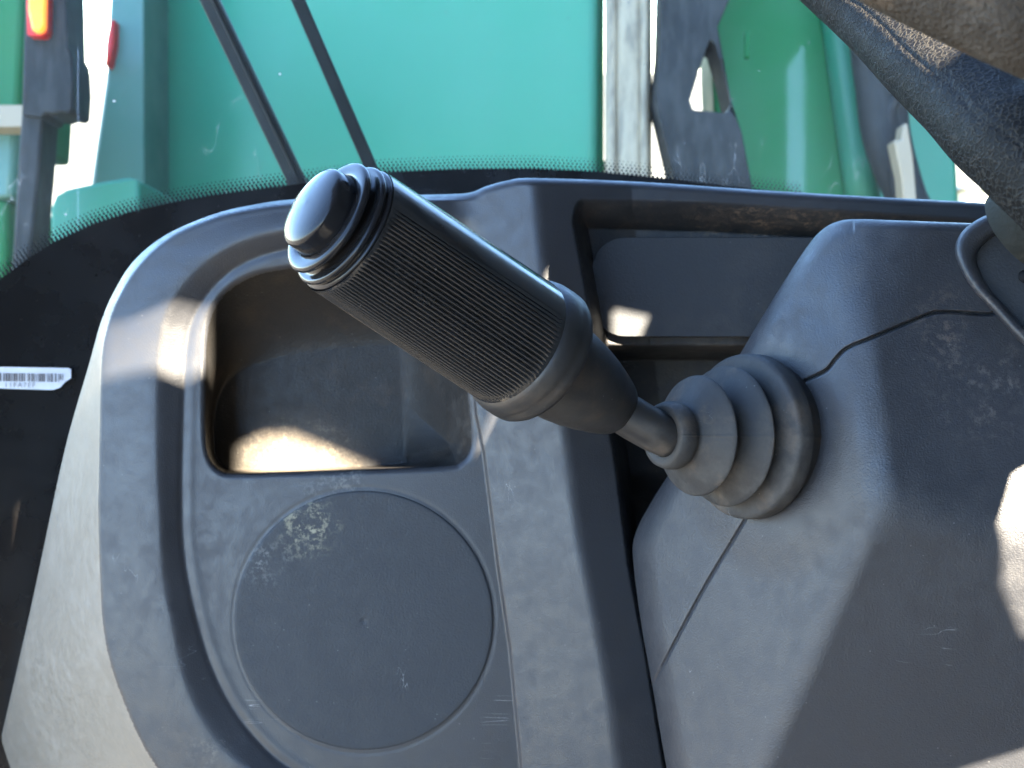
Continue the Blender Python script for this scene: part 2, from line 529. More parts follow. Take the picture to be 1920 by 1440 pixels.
M_teal = paint("teal_green_paint", (0.020, 0.150, 0.090), 0.45, 0.2, (0.055, 0.16, 0.115), 1.6, coat=0.1)
M_green = paint("green_paint", (0.002, 0.098, 0.027), 0.55, 0.12, (0.02, 0.12, 0.05), 3, coat=0.0)
M_greygreen = paint("dusty_dark_green", (0.05, 0.13, 0.10), 0.5, 0.5, (0.12, 0.16, 0.14), 4)
M_chassis = paint("black_chassis", (0.007, 0.0085, 0.0095), 0.65, 0.3, (0.032, 0.034, 0.034), 5, streak=0.5, coat=0.0)
M_steel = paint("dull_steel", (0.27, 0.225, 0.155), 0.45, 0.4, (0.10, 0.085, 0.065), 3, metallic=0.3, streak=0.6, coat=0.0)  # warm cream tone puts sunlight on the shaded tube into the colour
M_cream = paint("cream_paint", (0.26, 0.21, 0.145), 0.5, 0.2, (0.18, 0.14, 0.1), 5, coat=0.0)
M_hose = simple("black_hose", (0.013, 0.015, 0.016), 0.7)
M_red = simple("red_lens", (0.45, 0.02, 0.015), 0.25)
M_amber = simple("amber_lamp", (0.7, 0.18, 0.02), 0.3, emit=(1.0, 0.22, 0.02), estr=0.12)
M_white = simple("white_label_paper", (0.62, 0.63, 0.66), 0.45)
M_ink = simple("label_ink", (0.12, 0.11, 0.11), 0.6)
M_wiper = plastic("wiper_black", (0.013, 0.013, 0.0135), 0.5, 0.2, 300, 0.1, 0.0003, spec=0.3)
M_roof = simple("cab_lining", (0.06, 0.06, 0.06), 0.8)

# ------------------------------------------------------------------ the ground
def gravel():
    t = NT("pale_gravel")
    c = t.mix(t.ramp(t.noise(3, 8, 0.7), 0.35, 0.65), (0.075, 0.068, 0.056), (0.115, 0.105, 0.088))
    c = t.mix(t.ramp(t.voro(45), 0.2, 0.6), c, (0.13, 0.118, 0.10))
    t.set(Base_Color=c, Roughness=0.9, Normal=t.bump(t.noise(60, 6, 0.7), 0.6, 0.02))
    return t.m
me = bpy.data.meshes.new("ground")
me.from_pydata([(-600, -600, 0), (600, -600, 0), (600, 600, 0), (-600, 600, 0)], [], [(0, 1, 2, 3)])
me.materials.append(gravel())
go = bpy.data.objects.new("ground", me); COL.objects.link(go)
go['kind'] = 'structure'; go['label'] = 'pale sunlit gravel yard beyond the windscreen'

# ------------------------------------------------------------------ dashboard
dash = thing("dashboard", "grey black moulded plastic dashboard with open bin and round blank cover", "dashboard", DASH_BASE)

G = cr([(940, 440), (800, 446), (640, 456), (560, 464), (480, 484), (420, 520), (372, 580), (352, 650), (346, 780), (343, 940), (348, 1044), (368, 1148), (400, 1252), (446, 1339), (506, 1409), (560, 1448), (640, 1500), (760, 1560)], 6)
B = cr([(940, 404), (800, 410), (640, 420), (560, 427), (490, 440), (430, 462), (370, 502), (322, 560), (299, 625), (291, 720), (292, 880), (296, 950), (303, 1079), (322, 1180), (336, 1252), (364, 1329), (412, 1402), (455, 1440), (540, 1500), (680, 1580)], 6)
E = cr([(940, 374), (800, 374), (640, 374), (560, 380), (480, 390), (400, 408), (320, 445), (264, 495), (224, 555), (201, 615), (190, 690), (185, 900), (184, 960), (188, 1090), (193, 1170), (206, 1240), (230, 1310), (262, 1385), (295, 1440), (370, 1540), (420, 1600)], 6)
HB = cr([(386, 700), (386, 790), (388, 835), (395, 862), (410, 880), (435, 888), (520, 886), (700, 880), (835, 874), (864, 866), (880, 846), (884, 815), (877, 740), (862, 640), (845, 560), (820, 515), (760, 497), (640, 495), (550, 503), (480, 517), (428, 547), (398, 590), (388, 640)], 6, True)
BK = cr([(400, 800), (408, 750), (432, 712), (480, 684), (560, 664), (650, 654), (730, 649), (746, 662), (753, 780), (758, 850), (750, 871), (600, 878), (450, 882), (415, 874), (402, 850)], 6, True)
yK = [320, 450, 560, 780, 850, 1058, 1215, 1440, 1620]; vK = [850, 862, 872, 893, 907, 933, 956, 977, 990]
yS = [320, 450, 650, 850, 1006, 1163, 1319, 1440, 1620]; vS = [1000, 1012, 1036, 1063, 1084, 1116, 1144, 1158, 1178]
yR = [320, 420, 570, 740, 850, 1058, 1241, 1440, 1620]; vR = [1064, 1073, 1101, 1128, 1149, 1176, 1211, 1243, 1275]
xT = [1000, 1100, 1330, 1640, 1850, 2100]; vT = [372, 372, 378, 397, 411, 428]
SIL_TOP = cr([(-60, 1640), (0, 1392), (60, 1130), (120, 850), (165, 690), (190, 602), (215, 545), (252, 488), (312, 440), (400, 402), (480, 383), (560, 373), (700, 367), (840, 364), (882, 361), (910, 350), (950, 339), (1000, 334), (1200, 341), (1420, 356), (1640, 369), (1860, 381), (2080, 395)], 8)
SIL = np.vstack([SIL_TOP, [(2080, 1640)]])

# profile of the rim: 0 at the groove, 1 at the ridge, 2 at the outer edge
pp = np.linspace(-2, 12, 2801)
hp = np.interp(pp, [-2, 0, 1, 2, 12], [0, 0, 25, 16, 16 - 2700])
ker = np.exp(-0.5 * (np.arange(-100, 101) / 34.0) ** 2); ker /= ker.sum()
hs_ = np.convolve(np.pad(hp, 100, mode='edge'), ker, 'valid')
ker2 = np.exp(-0.5 * (np.arange(-12, 13) / 4.0) ** 2); ker2 /= ker2.sum()
hs2 = np.convolve(np.pad(hp, 12, mode='edge'), ker2, 'valid')
wgt = ss(1.5, 1.8, pp)
hp = hs_ * (1 - wgt) + hs2 * wgt

def dash_height(Q):
    x, y = Q[:, 0], Q[:, 1]
    h = np.zeros(len(Q))
    lb = x < 1000
    q = Q[lb]
    dg, _, sg = curve_dist(q, G); db, _, sb = curve_dist(q, B); de, _, se = curve_dist(q, E)
    p = np.where(sg < 0, -np.minimum(dg / 60, 2), np.where(sb < 0, dg / (dg + db + 1e-6), np.where(se < 0, 1 + db / (db + de + 1e-6), 2 + de / 100)))
    hl = np.interp(p, pp, hp)
    s = dg * sg
    hl = hl + 1.2 * np.exp(-((s + 13) / 9.0) ** 2) - 1.8 * np.exp(-((s - 2) / 7.0) ** 2)
    # ring groove round the blank cover
    r = np.hypot(q[:, 0] - 682, (q[:, 1] - 1163) * 0.985)
    hl = hl - 0.6 * np.exp(-((r - 246) / 3.0) ** 2)
    h[lb] = hl
    # centre strip
    k_, s_, r_ = np.interp(y, yK, vK), np.interp(y, yS, vS), np.interp(y, yR, vR)
    l1 = 7 + (x - k_) * 0.27
    l2 = 7 + (s_ - k_) * 0.27 - (x - s_) * 0.33
    st = np.maximum(smin(l1, l2, 9.0), -12)
    wk = np.interp(y, [520, 720], [55, 2.5])
    w = ss(-wk, wk, x - k_)
    h = h * (1 - w) + st * w
    # right-hand pocket with its hatch, deep slot below
    t_ = np.interp(x, xT, vT)
    a = np.clip((x - r_) / 26.0, 0, 1); b = np.clip((y - t_) / 56.0, 0, 1)
    inp = (x > r_) & (y > t_)
    qq = np.clip(1 - np.sqrt((1 - a) ** 2 + (1 - b) ** 2), 0, 1)
    hpkt = st - 95 * qq ** 1.25
    hpkt = hpkt - 210 * ss(646, 676, y) * ss(0.2, 1.0, a) + 200 * ss(880, 1010, y) * ss(0.2, 1, a) 
    h = np.where(inp, hpkt, h)
    # storage bin
    bb = (x > 360) & (x < 910) & (y > 470) & (y < 910)
    q = Q[bb]
    sdh, _ = poly_sd(q, HB); sdk, _ = poly_sd(q, BK)
    do = np.maximum(-sdk, 0)
    tt = np.where(sdk >= 0, 1.0, sdh / (sdh + do + 1e-6))
    tt = np.clip(tt, 0, 1)
    hb = -7 - 150 * (1 - (1 - tt) ** 1.7)
    hh = h[bb]
    lip = np.clip(1 + sdh / 11.0, 0, 1)
    h[bb] = np.where(sdh > 0, np.minimum(hh, 0) + hb, hh - 7 * lip ** 2)
    return h

def dash_depth(Q, sd):
    h = dash_height(Q)
    rr = np.where(Q[:, 0] < 195, 8.0, 15.0)
    u = np.clip(1 - sd / rr, 0, 1)
    h = h - rr * 1.3 * (1 - np.sqrt(np.maximum(1 - u * u, 0)))
    return D0 - h * KP

ds = Sheet(SIL, (-70, 2080, 328, 1560), 2.5, dash_depth, snap=[(E, False), (HB, True)])
fc = ds.face_centres()
bin_m = np.zeros(len(fc), bool)
bb = (fc[:, 0] > 360) & (fc[:, 0] < 910) & (fc[:, 1] > 470) & (fc[:, 1] < 910)
bin_m[bb] = inside_poly(fc[bb], HB)
pk_m = (fc[:, 0] > np.interp(fc[:, 1], yR, vR) + 4) & (fc[:, 1] > np.interp(fc[:, 0], xT, vT) + 6)
st_m = (fc[:, 0] > np.interp(fc[:, 1], yK, vK)) & ~pk_m & ~bin_m
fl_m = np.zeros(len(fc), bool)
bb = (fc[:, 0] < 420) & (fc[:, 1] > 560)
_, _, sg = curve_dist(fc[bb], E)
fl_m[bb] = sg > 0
ds.part(fl_m, "flank", M_flank, dash, skirt=0.05, label="outer side of the dashboard, pale from painted side light and dust")
ds.part(~bin_m & ~pk_m & ~st_m & ~fl_m, "panel_shell", M_dash, dash, skirt=0.05)
ds.part(st_m, "centre_rail", M_dash, dash, skirt=0.05)
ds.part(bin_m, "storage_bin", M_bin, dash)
ds.part(pk_m, "side_pocket", M_pocket, dash)

# round blank cover
r0 = 243 * KP
prof = [(0.0006, 0.0), (0.0006, 0.0005), (0.0008, 0.0011), (0.00085, 0.002), (0.0008, 0.012), (0.0007, 0.03), (0.0006, r0 - 0.0022), (0.0006, r0 - 0.0010), (0.00052, r0 - 0.0004), (0.0003, r0 - 0.0001), (-0.0002, r0), (-0.0016, r0)]
lathe("round_cover", P(682, 1163, D0), (0, 0, 1), (1, 0, 0), prof[::-1], M_cover, dash, n=160)

# blank hatch plate in the side pocket
def rounded(x0, y0, x1, y1, r, n=8):
    out = []
    for cx, cy, a0 in ((x1 - r, y0 + r, -90), (x1 - r, y1 - r, 0), (x0 + r, y1 - r, 90), (x0 + r, y0 + r, 180)):
        for i in range(n + 1):
            a = math.radians(a0 + 90 * i / n)
            out.append((cx + r * math.cos(a), cy + r * math.sin(a)))
    return out
hd = D0 + 106 * KP
lid = rounded(1110, 445, 1700, 631, 62)
prism("hatch_plate", lid, hd - 0.0085, 0.010, M_hatch, dash, bev=0.0011)

# ------------------------------------------------------------------ steering column cowl
column = thing("steering_column", "dark grey grained plastic steering column cowl with split seam beside the lever", "steering column", COLUMN_BASE)
class Plane:
    def __init__(self, p, n):
        self.n = Vector(n).normalized(); self.c = self.n.dot(Vector(p))
    def depth(self, x, y):
        nx, ny, nz = self.n
        den = nx * (np.asarray(x, float) - 960) / F + ny * (720 - np.asarray(y, float)) / F - nz
        return self.c / den
def plane3(a, b, c):
    a, b, c = Vector(a), Vector(b), Vector(c)
    n = (b - a).cross(c - a)
    if n.z < 0: n = -n
    return Plane(a, n)
PA = Plane(P(1430, 818, 0.3575), (-0.785, 0.10, 0.61))
e0 = (1625, 720)
PC = Plane(P(*e0, float(PA.depth(*e0))), (-0.06, 0.22, 0.97))
E1 = P(1690, 850, float(PA.depth(1690, 850))); E2 = P(1430, 1440, float(PA.depth(1430, 1440)))
PB = plane3(E1, E2, P(1920, 1150, float(PA.depth(1690, 850)) + 0.003))
PU = Plane(P(1500, 520, float(PA.depth(1500, 520)) ), (-0.62, 0.42, 0.66))
COL_SIL = cr([(2260, 432), (2000, 426), (1830, 419), (1700, 414), (1610, 411), (1572, 415), (1540, 432), (1508, 470), (1450, 560), (1385, 668), (1290, 832), (1222, 940), (1190, 1005), (1188, 1060), (1204, 1180), (1224, 1290), (1250, 1440), (1288, 1620)], 8)
COL_SIL = np.vstack([COL_SIL, [(2260, 1620)]])
SEAM = cr([(1400, 800), (1450, 745), (1510, 714), (1548, 695), (1568, 672), (1590, 652), (1640, 631), (1740, 590), (1765, 585), (1800, 586), (1862, 588), (1884, 570), (1935, 576), (2270, 590)], 8)
SEAM2 = cr([(1400, 800), (1430, 900), (1398, 972), (1320, 1103), (1232, 1268), (1190, 1350), (1150, 1430), (1060, 1640)], 8)

def column_depth(Q, sd):
    x, y = Q[:, 0], Q[:, 1]
    d = smax(PA.depth(x, y), PC.depth(x, y), 0.005)
    d = smax(d, PB.depth(x, y), 0.0035)
    d = smax(d, PU.depth(x, y), 0.010)
    # raised land where the lever boot sits
    e = np.hypot((x - 1455) / 130.0, (y - 820) / 185.0)
    d = d - 0.0015 * (1 - ss(0.9, 1.5, e))
    # edges roll away
    rr = np.interp(y, [415, 430, 700, 1000], [20, 30, 34, 46]); rr = np.where((x > 1600) & (y < 470), 18, rr)
    u = np.clip(1 - sd / rr, 0, 1)
    d = d + KP * 0.8 * rr * 1.25 * (1 - np.sqrt(np.maximum(1 - u * u, 0)))
    for c, a_, w_ in ((SEAM, 0.0026, 1.9), (SEAM2, 0.0014, 1.7)):
        ds_, _, _ = curve_dist(Q, c)
        d = d + a_ * np.exp(-(ds_ / w_) ** 2)
    return d
cs = Sheet(COL_SIL, (1056, 2240, 404, 1560), 2.0, column_depth)
fc = cs.face_centres()
seam_all = np.vstack([SEAM2[::-1], SEAM[1:]])
_, _, sgn = curve_dist(fc, seam_all)
front = sgn > 0
cs.part(front, "front_cowl", M_column, column, skirt=0.05)
cs.part(~front, "rear_cowl", M_column, column, skirt=0.05)

def col_d(px, py):
    q = np.array([[px, py]], float)
    return float(column_depth(q, np.array([200.0]))[0])

# collar round the steering shaft
co = cr([(1871, 397), (1817, 422), (1792, 456), (1796, 493), (1821, 539), (1862, 585), (1920, 647), (2000, 700), (2080, 690), (2120, 620), (2110, 520), (2050, 440), (1960, 395)], 8, True)
cn = np.array([1965.0, 545.0])
rows = []
prof = [(0.0, 0.004), (0.0, -0.004), (0.03, -0.0075), (0.08, -0.0085), (0.15, -0.0085), (0.20, -0.0080), (0.23, -0.0060), (0.24, -0.002)]
for f_, dz in prof:
    q = co + (cn - co) * f_
    dd = np.array([PC.depth(a, b) for a, b in co]) + dz
    rows.append(pts(q[:, 0], q[:, 1], dd))
V = np.concatenate(rows); n = len(co)
fcs = [(k * n + j, k * n + (j + 1) % n, (k + 1) * n + (j + 1) % n, (k + 1) * n + j) for k in range(len(prof) - 1) for j in range(n)]
mesh_obj("shaft_collar", V, fcs, M_column, column)
rows = []
for f_, dz in [(0.20, -0.0028), (0.25, -0.0030), (0.6, -0.0035), (0.97, -0.004)]:
    q = co + (cn - co) * f_
    dd = np.array([PC.depth(a, b) for a, b in q]) + dz
    rows.append(pts(q[:, 0], q[:, 1], dd))
V = np.concatenate(rows)
fcs = [(k * n + j, k * n + (j + 1) % n, (k + 1) * n + (j + 1) % n, (k + 1) * n + j) for k in range(3) for j in range(n)] + [tuple(range(3 * n, 4 * n))]
mesh_obj("collar_plate", V, fcs, M_hatch, column)
# small screw hole cap in the plate
lathe("screw_cap", P(1922, 520, float(PC.depth(1922, 520)) - 0.003), PC.n, (1, 0, 0), [(0.0016, 0.0), (0.0015, 0.0014), (0.0008, 0.0022), (-0.001, 0.0024)][::-1], M_seal, column, n=20)

# ------------------------------------------------------------------ lever boot
BA, BB = P(1260, 816, 0.3395), P(1410, 818, 0.3565)
bax = (BB - BA); BL = bax.length; bax.normalize()
boot = thing("lever_boot", "ribbed black rubber bellows boot with dusty brown creases at the lever root", "rubber boot", BB)
def sx(px):       # axial position seen at photo column px
    lo, hi = -0.2, 1.4
    for _ in range(40):
        m_ = (lo + hi) / 2
        v = BA + (BB - BA) * m_
        if 960 + v.x / -v.z * F < px: lo = m_
        else: hi = m_
    return (lo + hi) / 2 * BL
s1, s2, s3 = sx(1303), sx(1356), sx(1401)
R1, R2, R3 = 0.0187, 0.0222, 0.0266
neck = [(-0.0035, 0.0068), (-0.0042, 0.0085), (-0.0038, 0.0098), (-0.0015, 0.0106), (0.0008, 0.0106), (0.0022, 0.0100)]
def fold(sa, ra, sb, rb, lip=0.0009, tuck=0.53):
    """one bellows disc: a cone flaring to a thin lip, then a deep tuck back towards the core"""
    out = []
    for i in range(11):
        t = i / 10
        out.append((sa + (sb - sa) * t, ra + (rb - ra) * (0.2 * math.sin(t * math.pi / 2) + 0.8 * t ** 1.25)))
    out += [(sb + lip * 0.5, rb + 0.0002), (sb + lip, rb - 0.0002), (sb + lip * 1.1, rb - 0.0009), (sb + lip * 0.7, rb - 0.003), (sb + 0.0004, rb * tuck)]
    return out
prof = neck + fold(0.0030, 0.0096, s1, R1) + fold(s1 + 0.38 * (s2 - s1), R1 * 0.52, s2, R2) + fold(s2 + 0.34 * (s3 - s2), R2 * 0.54, s3 - 0.0036, R3 - 0.0012)[:11] + \
    [(s3 - 0.0030, R3 - 0.0003), (s3 - 0.002, R3), (s3, R3 + 0.0001), (s3 + 0.002, R3 + 0.0001), (s3 + 0.0028, R3 - 0.0003), (s3 + 0.0034, R3 - 0.0016), (s3 + 0.016, R3 - 0.003)]
e_cam = Vector((0, 0, 1))
def mould_line(s, th):
    a = (th - math.radians(0) + math.pi) % (2 * math.pi) - math.pi
    return 0.00028 * np.exp(-(a / 0.018) ** 2) * np.ones_like(s)
lathe("bellows", BA, bax, (0.5, 0.03, 0.85), prof, M_boot, boot, n=300, rfun=mould_line)

# ------------------------------------------------------------------ the lever
KA = P(649, 430, 0.2755)          # knurl start
KB = P(964, 639, 0.3115)          # knurl end
lax = (KB - KA); KL = lax.length; lax.normalize()
lever = thing("shuttle_lever", "black gear lever with ribbed grip and round glossy push button, pointing left", "lever", P(1262, 815, 0.341))
up_ref = Vector((0.537, 0.843, 0.0))
RT, RB = 0.0174, 0.0195
mm = 0.001
def P_at(s): return KA + lax * s
btn = [(-12.9, 0), (-12.8, 3), (-12.5, 6), (-12.1, 8.2), (-11.7, 9.5), (-11.45, 10.1), (-11.15, 10.6), (-10.8, 10.85), (-10.3, 10.98), (-9.2, 11.05), (-7.4, 11.2), (-5.6, 11.4)]
lathe("push_button", KA, lax, up_ref, [(a * mm, b * mm) for a, b in btn], M_button, lever, n=128)
ring = [(-5.8, 11.2), (-6.3, 11.5), (-6.6, 11.9), (-6.7, 12.6), (-6.75, 13.6), (-6.7, 14.5), (-6.5, 15.1), (-6.1, 15.45), (-5.5, 15.5), (-5.0, 15.35), (-4.7, 14.9), (-4.5, 14.2), (-4.2, 13.4), (-4.0, 13.0)]
lathe("button_ring", KA, lax, up_ref, [(a * mm, b * mm) for a, b in ring], M_button, lever, n=128)
capp = [(-4.2, 13.0), (-3.4, 13.6), (-2.8, 14.2), (-2.6, 15.0), (-2.75, 15.8), (-2.6, 16.4), (-2.2, 16.75), (-1.7, 16.8), (-1.3, 16.6), (-1.1, 16.1), (-0.9, 15.7), (-0.5, 16.2), (-0.3, 16.9), (0.1, 17.2), (0.6, 17.1), (0.9, 16.6)]
lathe("grip_cap", KA, lax, up_ref, [(a * mm, b * mm) for a, b in capp], M_button, lever, n=128)
# ribbed grip
NR = 96
sgrid = [0.0004, 0.0009, 0.0014, 0.0022] + list(np.linspace(0.004, KL - 0.003, 14)) + [KL - 0.0014, KL - 0.0007, KL]
gprof = [(s, RT + (RB - RT) * (s / KL)) for s in sgrid]
rng = np.random.RandomState(3)
nick = rng.rand(NR) * 0.00008
def ribs(s, th):
    deg = np.degrees(th) % 360
    # the flat polished strip along the top carries no ribs
    m = ss(50, 54, deg) * (1 - ss(312, 318, deg))
    k = (np.floor(th / (2 * math.pi) * NR + 0.5).astype(int)) % NR
    w = np.abs(np.cos(th * NR / 2)) ** 0.7
    amp = 0.00085 * ss(0.0009, 0.0028, s) * (1 - ss(KL - 0.003, KL - 0.0008, s))
    return -(1 - w) * amp * m - nick[k] * m * ss(0.001, 0.003, s) * w
lathe("ribbed_grip", KA, lax, up_ref, gprof, M_grip, lever, n=NR * 10, rfun=ribs)
c0 = KL
coll = [(c0 - 0.4 * mm, RB - 0.7 * mm), (c0 + 0.2 * mm, RB + 0.1 * mm), (c0 + 1.6 * mm, RB + 0.9 * mm), (c0 + 3.6 * mm, RB + 1.4 * mm), (c0 + 5.2 * mm, RB + 1.5 * mm), (c0 + 6.2 * mm, RB + 1.2 * mm), (c0 + 7.2 * mm, RB + 1.6 * mm),
        (c0 + 9.2 * mm, RB + 1.5 * mm), (c0 + 10.4 * mm, RB + 0.9 * mm), (c0 + 11.2 * mm, RB - 0.4 * mm), (c0 + 11.4 * mm, RB - 2.4 * mm), (c0 + 11.2 * mm, RB - 4.2 * mm)]
lathe("grip_collar", KA, lax, up_ref, coll, M_sleeve, lever, n=128)
slv = [(c0 + 10.8 * mm, 15.36 * mm), (c0 + 16 * mm, 15.17 * mm), (c0 + 22 * mm, 14.71 * mm), (c0 + 28 * mm, 13.88 * mm), (c0 + 34 * mm, 12.58 * mm), (c0 + 39 * mm, 11.19 * mm), (c0 + 43 * mm, 9.90 * mm), (c0 + 45 * mm, 9.07 * mm), (c0 + 45.9 * mm, 8.14 * mm), (c0 + 46.1 * mm, 7.4 * mm), (c0 + 45.2 * mm, 6.2 * mm)]
slv = [(c0 + (s - c0) * 1.0, r) for s, r in slv]
lathe("rubber_sleeve", KA, lax, up_ref, slv, M_sleeve, lever, n=128)
rs = KA + lax * (c0 + 0.034)
tube("lever_rod", cr([rs, KA + lax * (c0 + 0.042), BA + bax * -0.003, BA + bax * 0.012], 6), 0.0066, M_rod, lever, n=40)

# ------------------------------------------------------------------ steering wheel
wheel = thing("steering_wheel", "black crackled leather steering wheel rim and padded spoke at the upper right corner", "steering wheel", P(2000, 330, 0.27))
rim_px = [(1300, -270, .360), (1440, -140, .335), (1597, 0, .307), (1656, 49, .295), (1731, 119, .277), (1808, 185, .260), (1868, 241, .247), (1934, 291, .236), (2066, 412, .222), (2216, 572, .212),
          (2400, 650, .203), (2560, 570, .203), (2650, 360, .215), (2640, 60, .245), (2540, -250, .285), (2330, -520, .33), (1980, -680, .375), (1600, -660, .40), (1350, -500, .395)]
path = cr([P(*p) for p in rim_px], 10, True)
NRM = 144
def rim_mesh():
    p = path; m = len(p)
    T = np.roll(p, -1, 0) - np.roll(p, 1, 0); T /= np.linalg.norm(T, axis=1, keepdims=True)
    V = []
    th = np.linspace(0, 2 * math.pi, NRM, endpoint=False)
    for k in range(m):
        view = -p[k] / np.linalg.norm(p[k])
        e1 = view - T[k] * view.dot(T[k]); e1 /= np.linalg.norm(e1); e2 = np.cross(T[k], e1)
        a = (th + math.pi) % (2 * math.pi) - math.pi
        r = np.interp(k, [20, 70, 130, 190], [0.0092, 0.0118, 0.0118, 0.0092]) - 0.00025 * np.exp(-(a / 0.05) ** 2)
        V.append(p[k] + r[:, None] * (np.cos(th)[:, None] * e1 + np.sin(th)[:, None] * e2))
    faces = np.array([(k * NRM + j, k * NRM + (j + 1) % NRM, ((k + 1) % m) * NRM + (j + 1) % NRM, ((k + 1) % m) * NRM + j) for k in range(m) for j in range(NRM)])
    return np.concatenate(V), faces
V, fcs = rim_mesh()
mesh_obj("rim", V, fcs, M_leather, wheel)
# padded spoke, nearer than the rim
sp = cr([P(1530, -215, .2065), P(1560, -190, .205), P(1700, -110, .200), P(1850, -40, .195), P(2010, 30, .192), P(2200, 110, .195), P(2440, 220, .2), P(2650, 345, .214)], 8)
V = []
NS = 40
T = np.gradient(sp, axis=0); T /= np.linalg.norm(T, axis=1, keepdims=True)
for k in range(len(sp)):
    view = -sp[k] / np.linalg.norm(sp[k]); e1 = view - T[k] * view.dot(T[k]); e1 /= np.linalg.norm(e1); e2 = np.cross(T[k], e1)
    th = np.linspace(0, 2 * math.pi, NS, endpoint=False)
    q_ = math.sqrt(max(0.0, 1 - (1 - min(1.0, k / 8)) ** 2))
    V.append(sp[k] + 0.010 * q_ * np.cos(th)[:, None] * e1 + 0.0125 * q_ * np.sin(th)[:, None] * e2)
faces = [(k * NS + j, k * NS + (j + 1) % NS, (k + 1) * NS + (j + 1) % NS, (k + 1) * NS + j) for k in range(len(sp) - 1) for j in range(NS)]
mesh_obj("spoke_pad", np.concatenate(V), faces, M_pad, wheel)
# hub cone between wheel and collar
hn = Vector((0.45, 0.50, 0.74)).normalized()
hub = [(-0.012, 0.0), (-0.012, 0.0135), (0.0, 0.0150), (0.006, 0.0165), (0.012, 0.0172), (0.020, 0.0170), (0.03, 0.0155), (0.037, 0.013), (0.041, 0.009), (0.0425, 0.0045), (0.043, 0.0)]
lathe("hub_boss", P(1985, 385, 0.292), hn, (1, 0, 0), hub, M_hub, wheel, n=64)

# ------------------------------------------------------------------ windscreen
def glass_d(x, y):
    x = np.asarray(x, float)
    return 0.60 - 0.05 * (np.clip(960 - x, 0, None) / 960) ** 2 - 0.02 * (np.clip(x - 960, 0, None) / 960) ** 2
wind = thing("windscreen", "large dusty curved windscreen with black dotted border behind the dashboard", "windscreen", P(960, 420, 0.60))
def surf(x0, x1, y0f, y1f, nx, ny, off, name, mat):
    xs = np.linspace(x0, x1, nx)
    rows = []
    for j in range(ny):
        t = j / (ny - 1)
        y = y0f(xs) * (1 - t) + y1f(xs) * t
        rows.append(pts(xs, y, glass_d(xs, y) + off))
    V = np.concatenate(rows)
    fcs = np.array([(j * nx + i, (j + 1) * nx + i, (j + 1) * nx + i + 1, j * nx + i + 1) for j in range(ny - 1) for i in range(nx - 1)])
    return mesh_obj(name, V, fcs, mat, wind)
fx = [-500, -150, 0, 50, 100, 175, 250, 320, 400, 480, 560, 720, 860, 1000, 1120, 1250, 1420, 1640, 1860, 2400]
fy = [1000, 640, 525, 487, 455, 420, 396, 380, 366, 355, 345, 323, 317, 316, 322, 335, 356, 384, 412, 480]
frt = lambda x: np.interp(x, fx, fy)
surf(-480, 2350, lambda x: np.full_like(x, -420.0), lambda x: np.full_like(x, 1700.0), 60, 20, 0.0, "glass_pane", M_glass)
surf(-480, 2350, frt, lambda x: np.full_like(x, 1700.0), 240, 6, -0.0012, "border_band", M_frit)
# dot print above the border
dv, df = [], []
xs = -40.0
pitch = 8.0
for row in range(5):
    rad = (3.3, 2.9, 2.4, 1.9, 1.3)[row]
    x = -30.0 + (pitch / 2 if row % 2 else 0)
    while x < 1500:
        slope = float(frt(x + 4) - frt(x - 4)) / 8
        nl = math.hypot(1, slope)
        rad *= 0.985 if x > 700 and rad > 2.6 * (1, .88, .75, .58, .4)[row] else 1.0
        y = float(frt(x)) - (1.5 + row * 5.6) * nl * 1.0
        b = len(dv)
        for k in range(8):
            a = k * math.pi / 4
            qx, qy = x + rad * math.cos(a), y + rad * math.sin(a) * 1.0
            dv.append(pts(qx, qy, float(glass_d(qx, qy)) - 0.0011))
        df.append(tuple(range(b, b + 8))[::-1])
        x += pitch / nl
o = mesh_obj("border_dots", np.array(dv), df, M_dot, wind, smooth=False); o['kind'] = 'stuff'

# barcode sticker on the border
stk = thing("barcode_sticker", "small white barcode label with a clipped corner on the black glass border", "sticker", P(60, 710, 0.553))
sd_ = float(glass_d(60, 710)) - 0.0022
prism("label_paper", [(-40, 687), (128, 690), (133, 693), (133, 709), (122, 716), (112, 727), (100, 731), (85, 731), (-40, 727)], sd_, 0.0006, M_white, stk, tilt=0.36)
bx = -34
bars = []
random.seed(11)
while bx < 117:
    w = random.choice([1.2, 1.2, 2.0, 2.6, 3.4]); bars.append((bx, w)); bx += w + random.choice([1.3, 1.8, 2.6, 4.0])
bv, bf = [], []
for (x, w) in bars:
    b = len(bv)
    yb = 715.5 if x < 112 else 712
    for (qx, qy) in ((x, 700), (x + w, 700), (x + w, yb), (x, yb)):
        bv.append(P(qx, qy + (qx - 60) * 0.012, sd_ - 0.0004 + 0.36 * (qx - 81) / F * sd_))
    bf.append((b, b + 3, b + 2, b + 1))
mesh_obj("barcode_bars", np.array([tuple(v) for v in bv]), bf, M_ink, stk, smooth=False)
fcv = bpy.data.curves.new("serial_text", 'FONT'); fcv.body = "11FA7EF"; fcv.size = 9.0 * sd_ / F * 1.35; fcv.space_character = 1.25
fcv.materials.append(M_ink)
tmp = bpy.data.objects.new("serial_text_curve", fcv); COL.objects.link(tmp)
tme = bpy.data.meshes.new_from_object(tmp.evaluated_get(bpy.context.evaluated_depsgraph_get()))
bpy.data.objects.remove(tmp)
ft = bpy.data.objects.new("serial_text", tme); COL.objects.link(ft); ft.parent = stk
ft.matrix_local = Matrix.Translation(W(P(8, 726, sd_ - 0.0006 + 0.36 * (8 - 81) / F * sd_)) - W(P(60, 710, 0.553))) @ ROT @ Matrix.Rotation(math.atan(0.36), 4, 'Y')

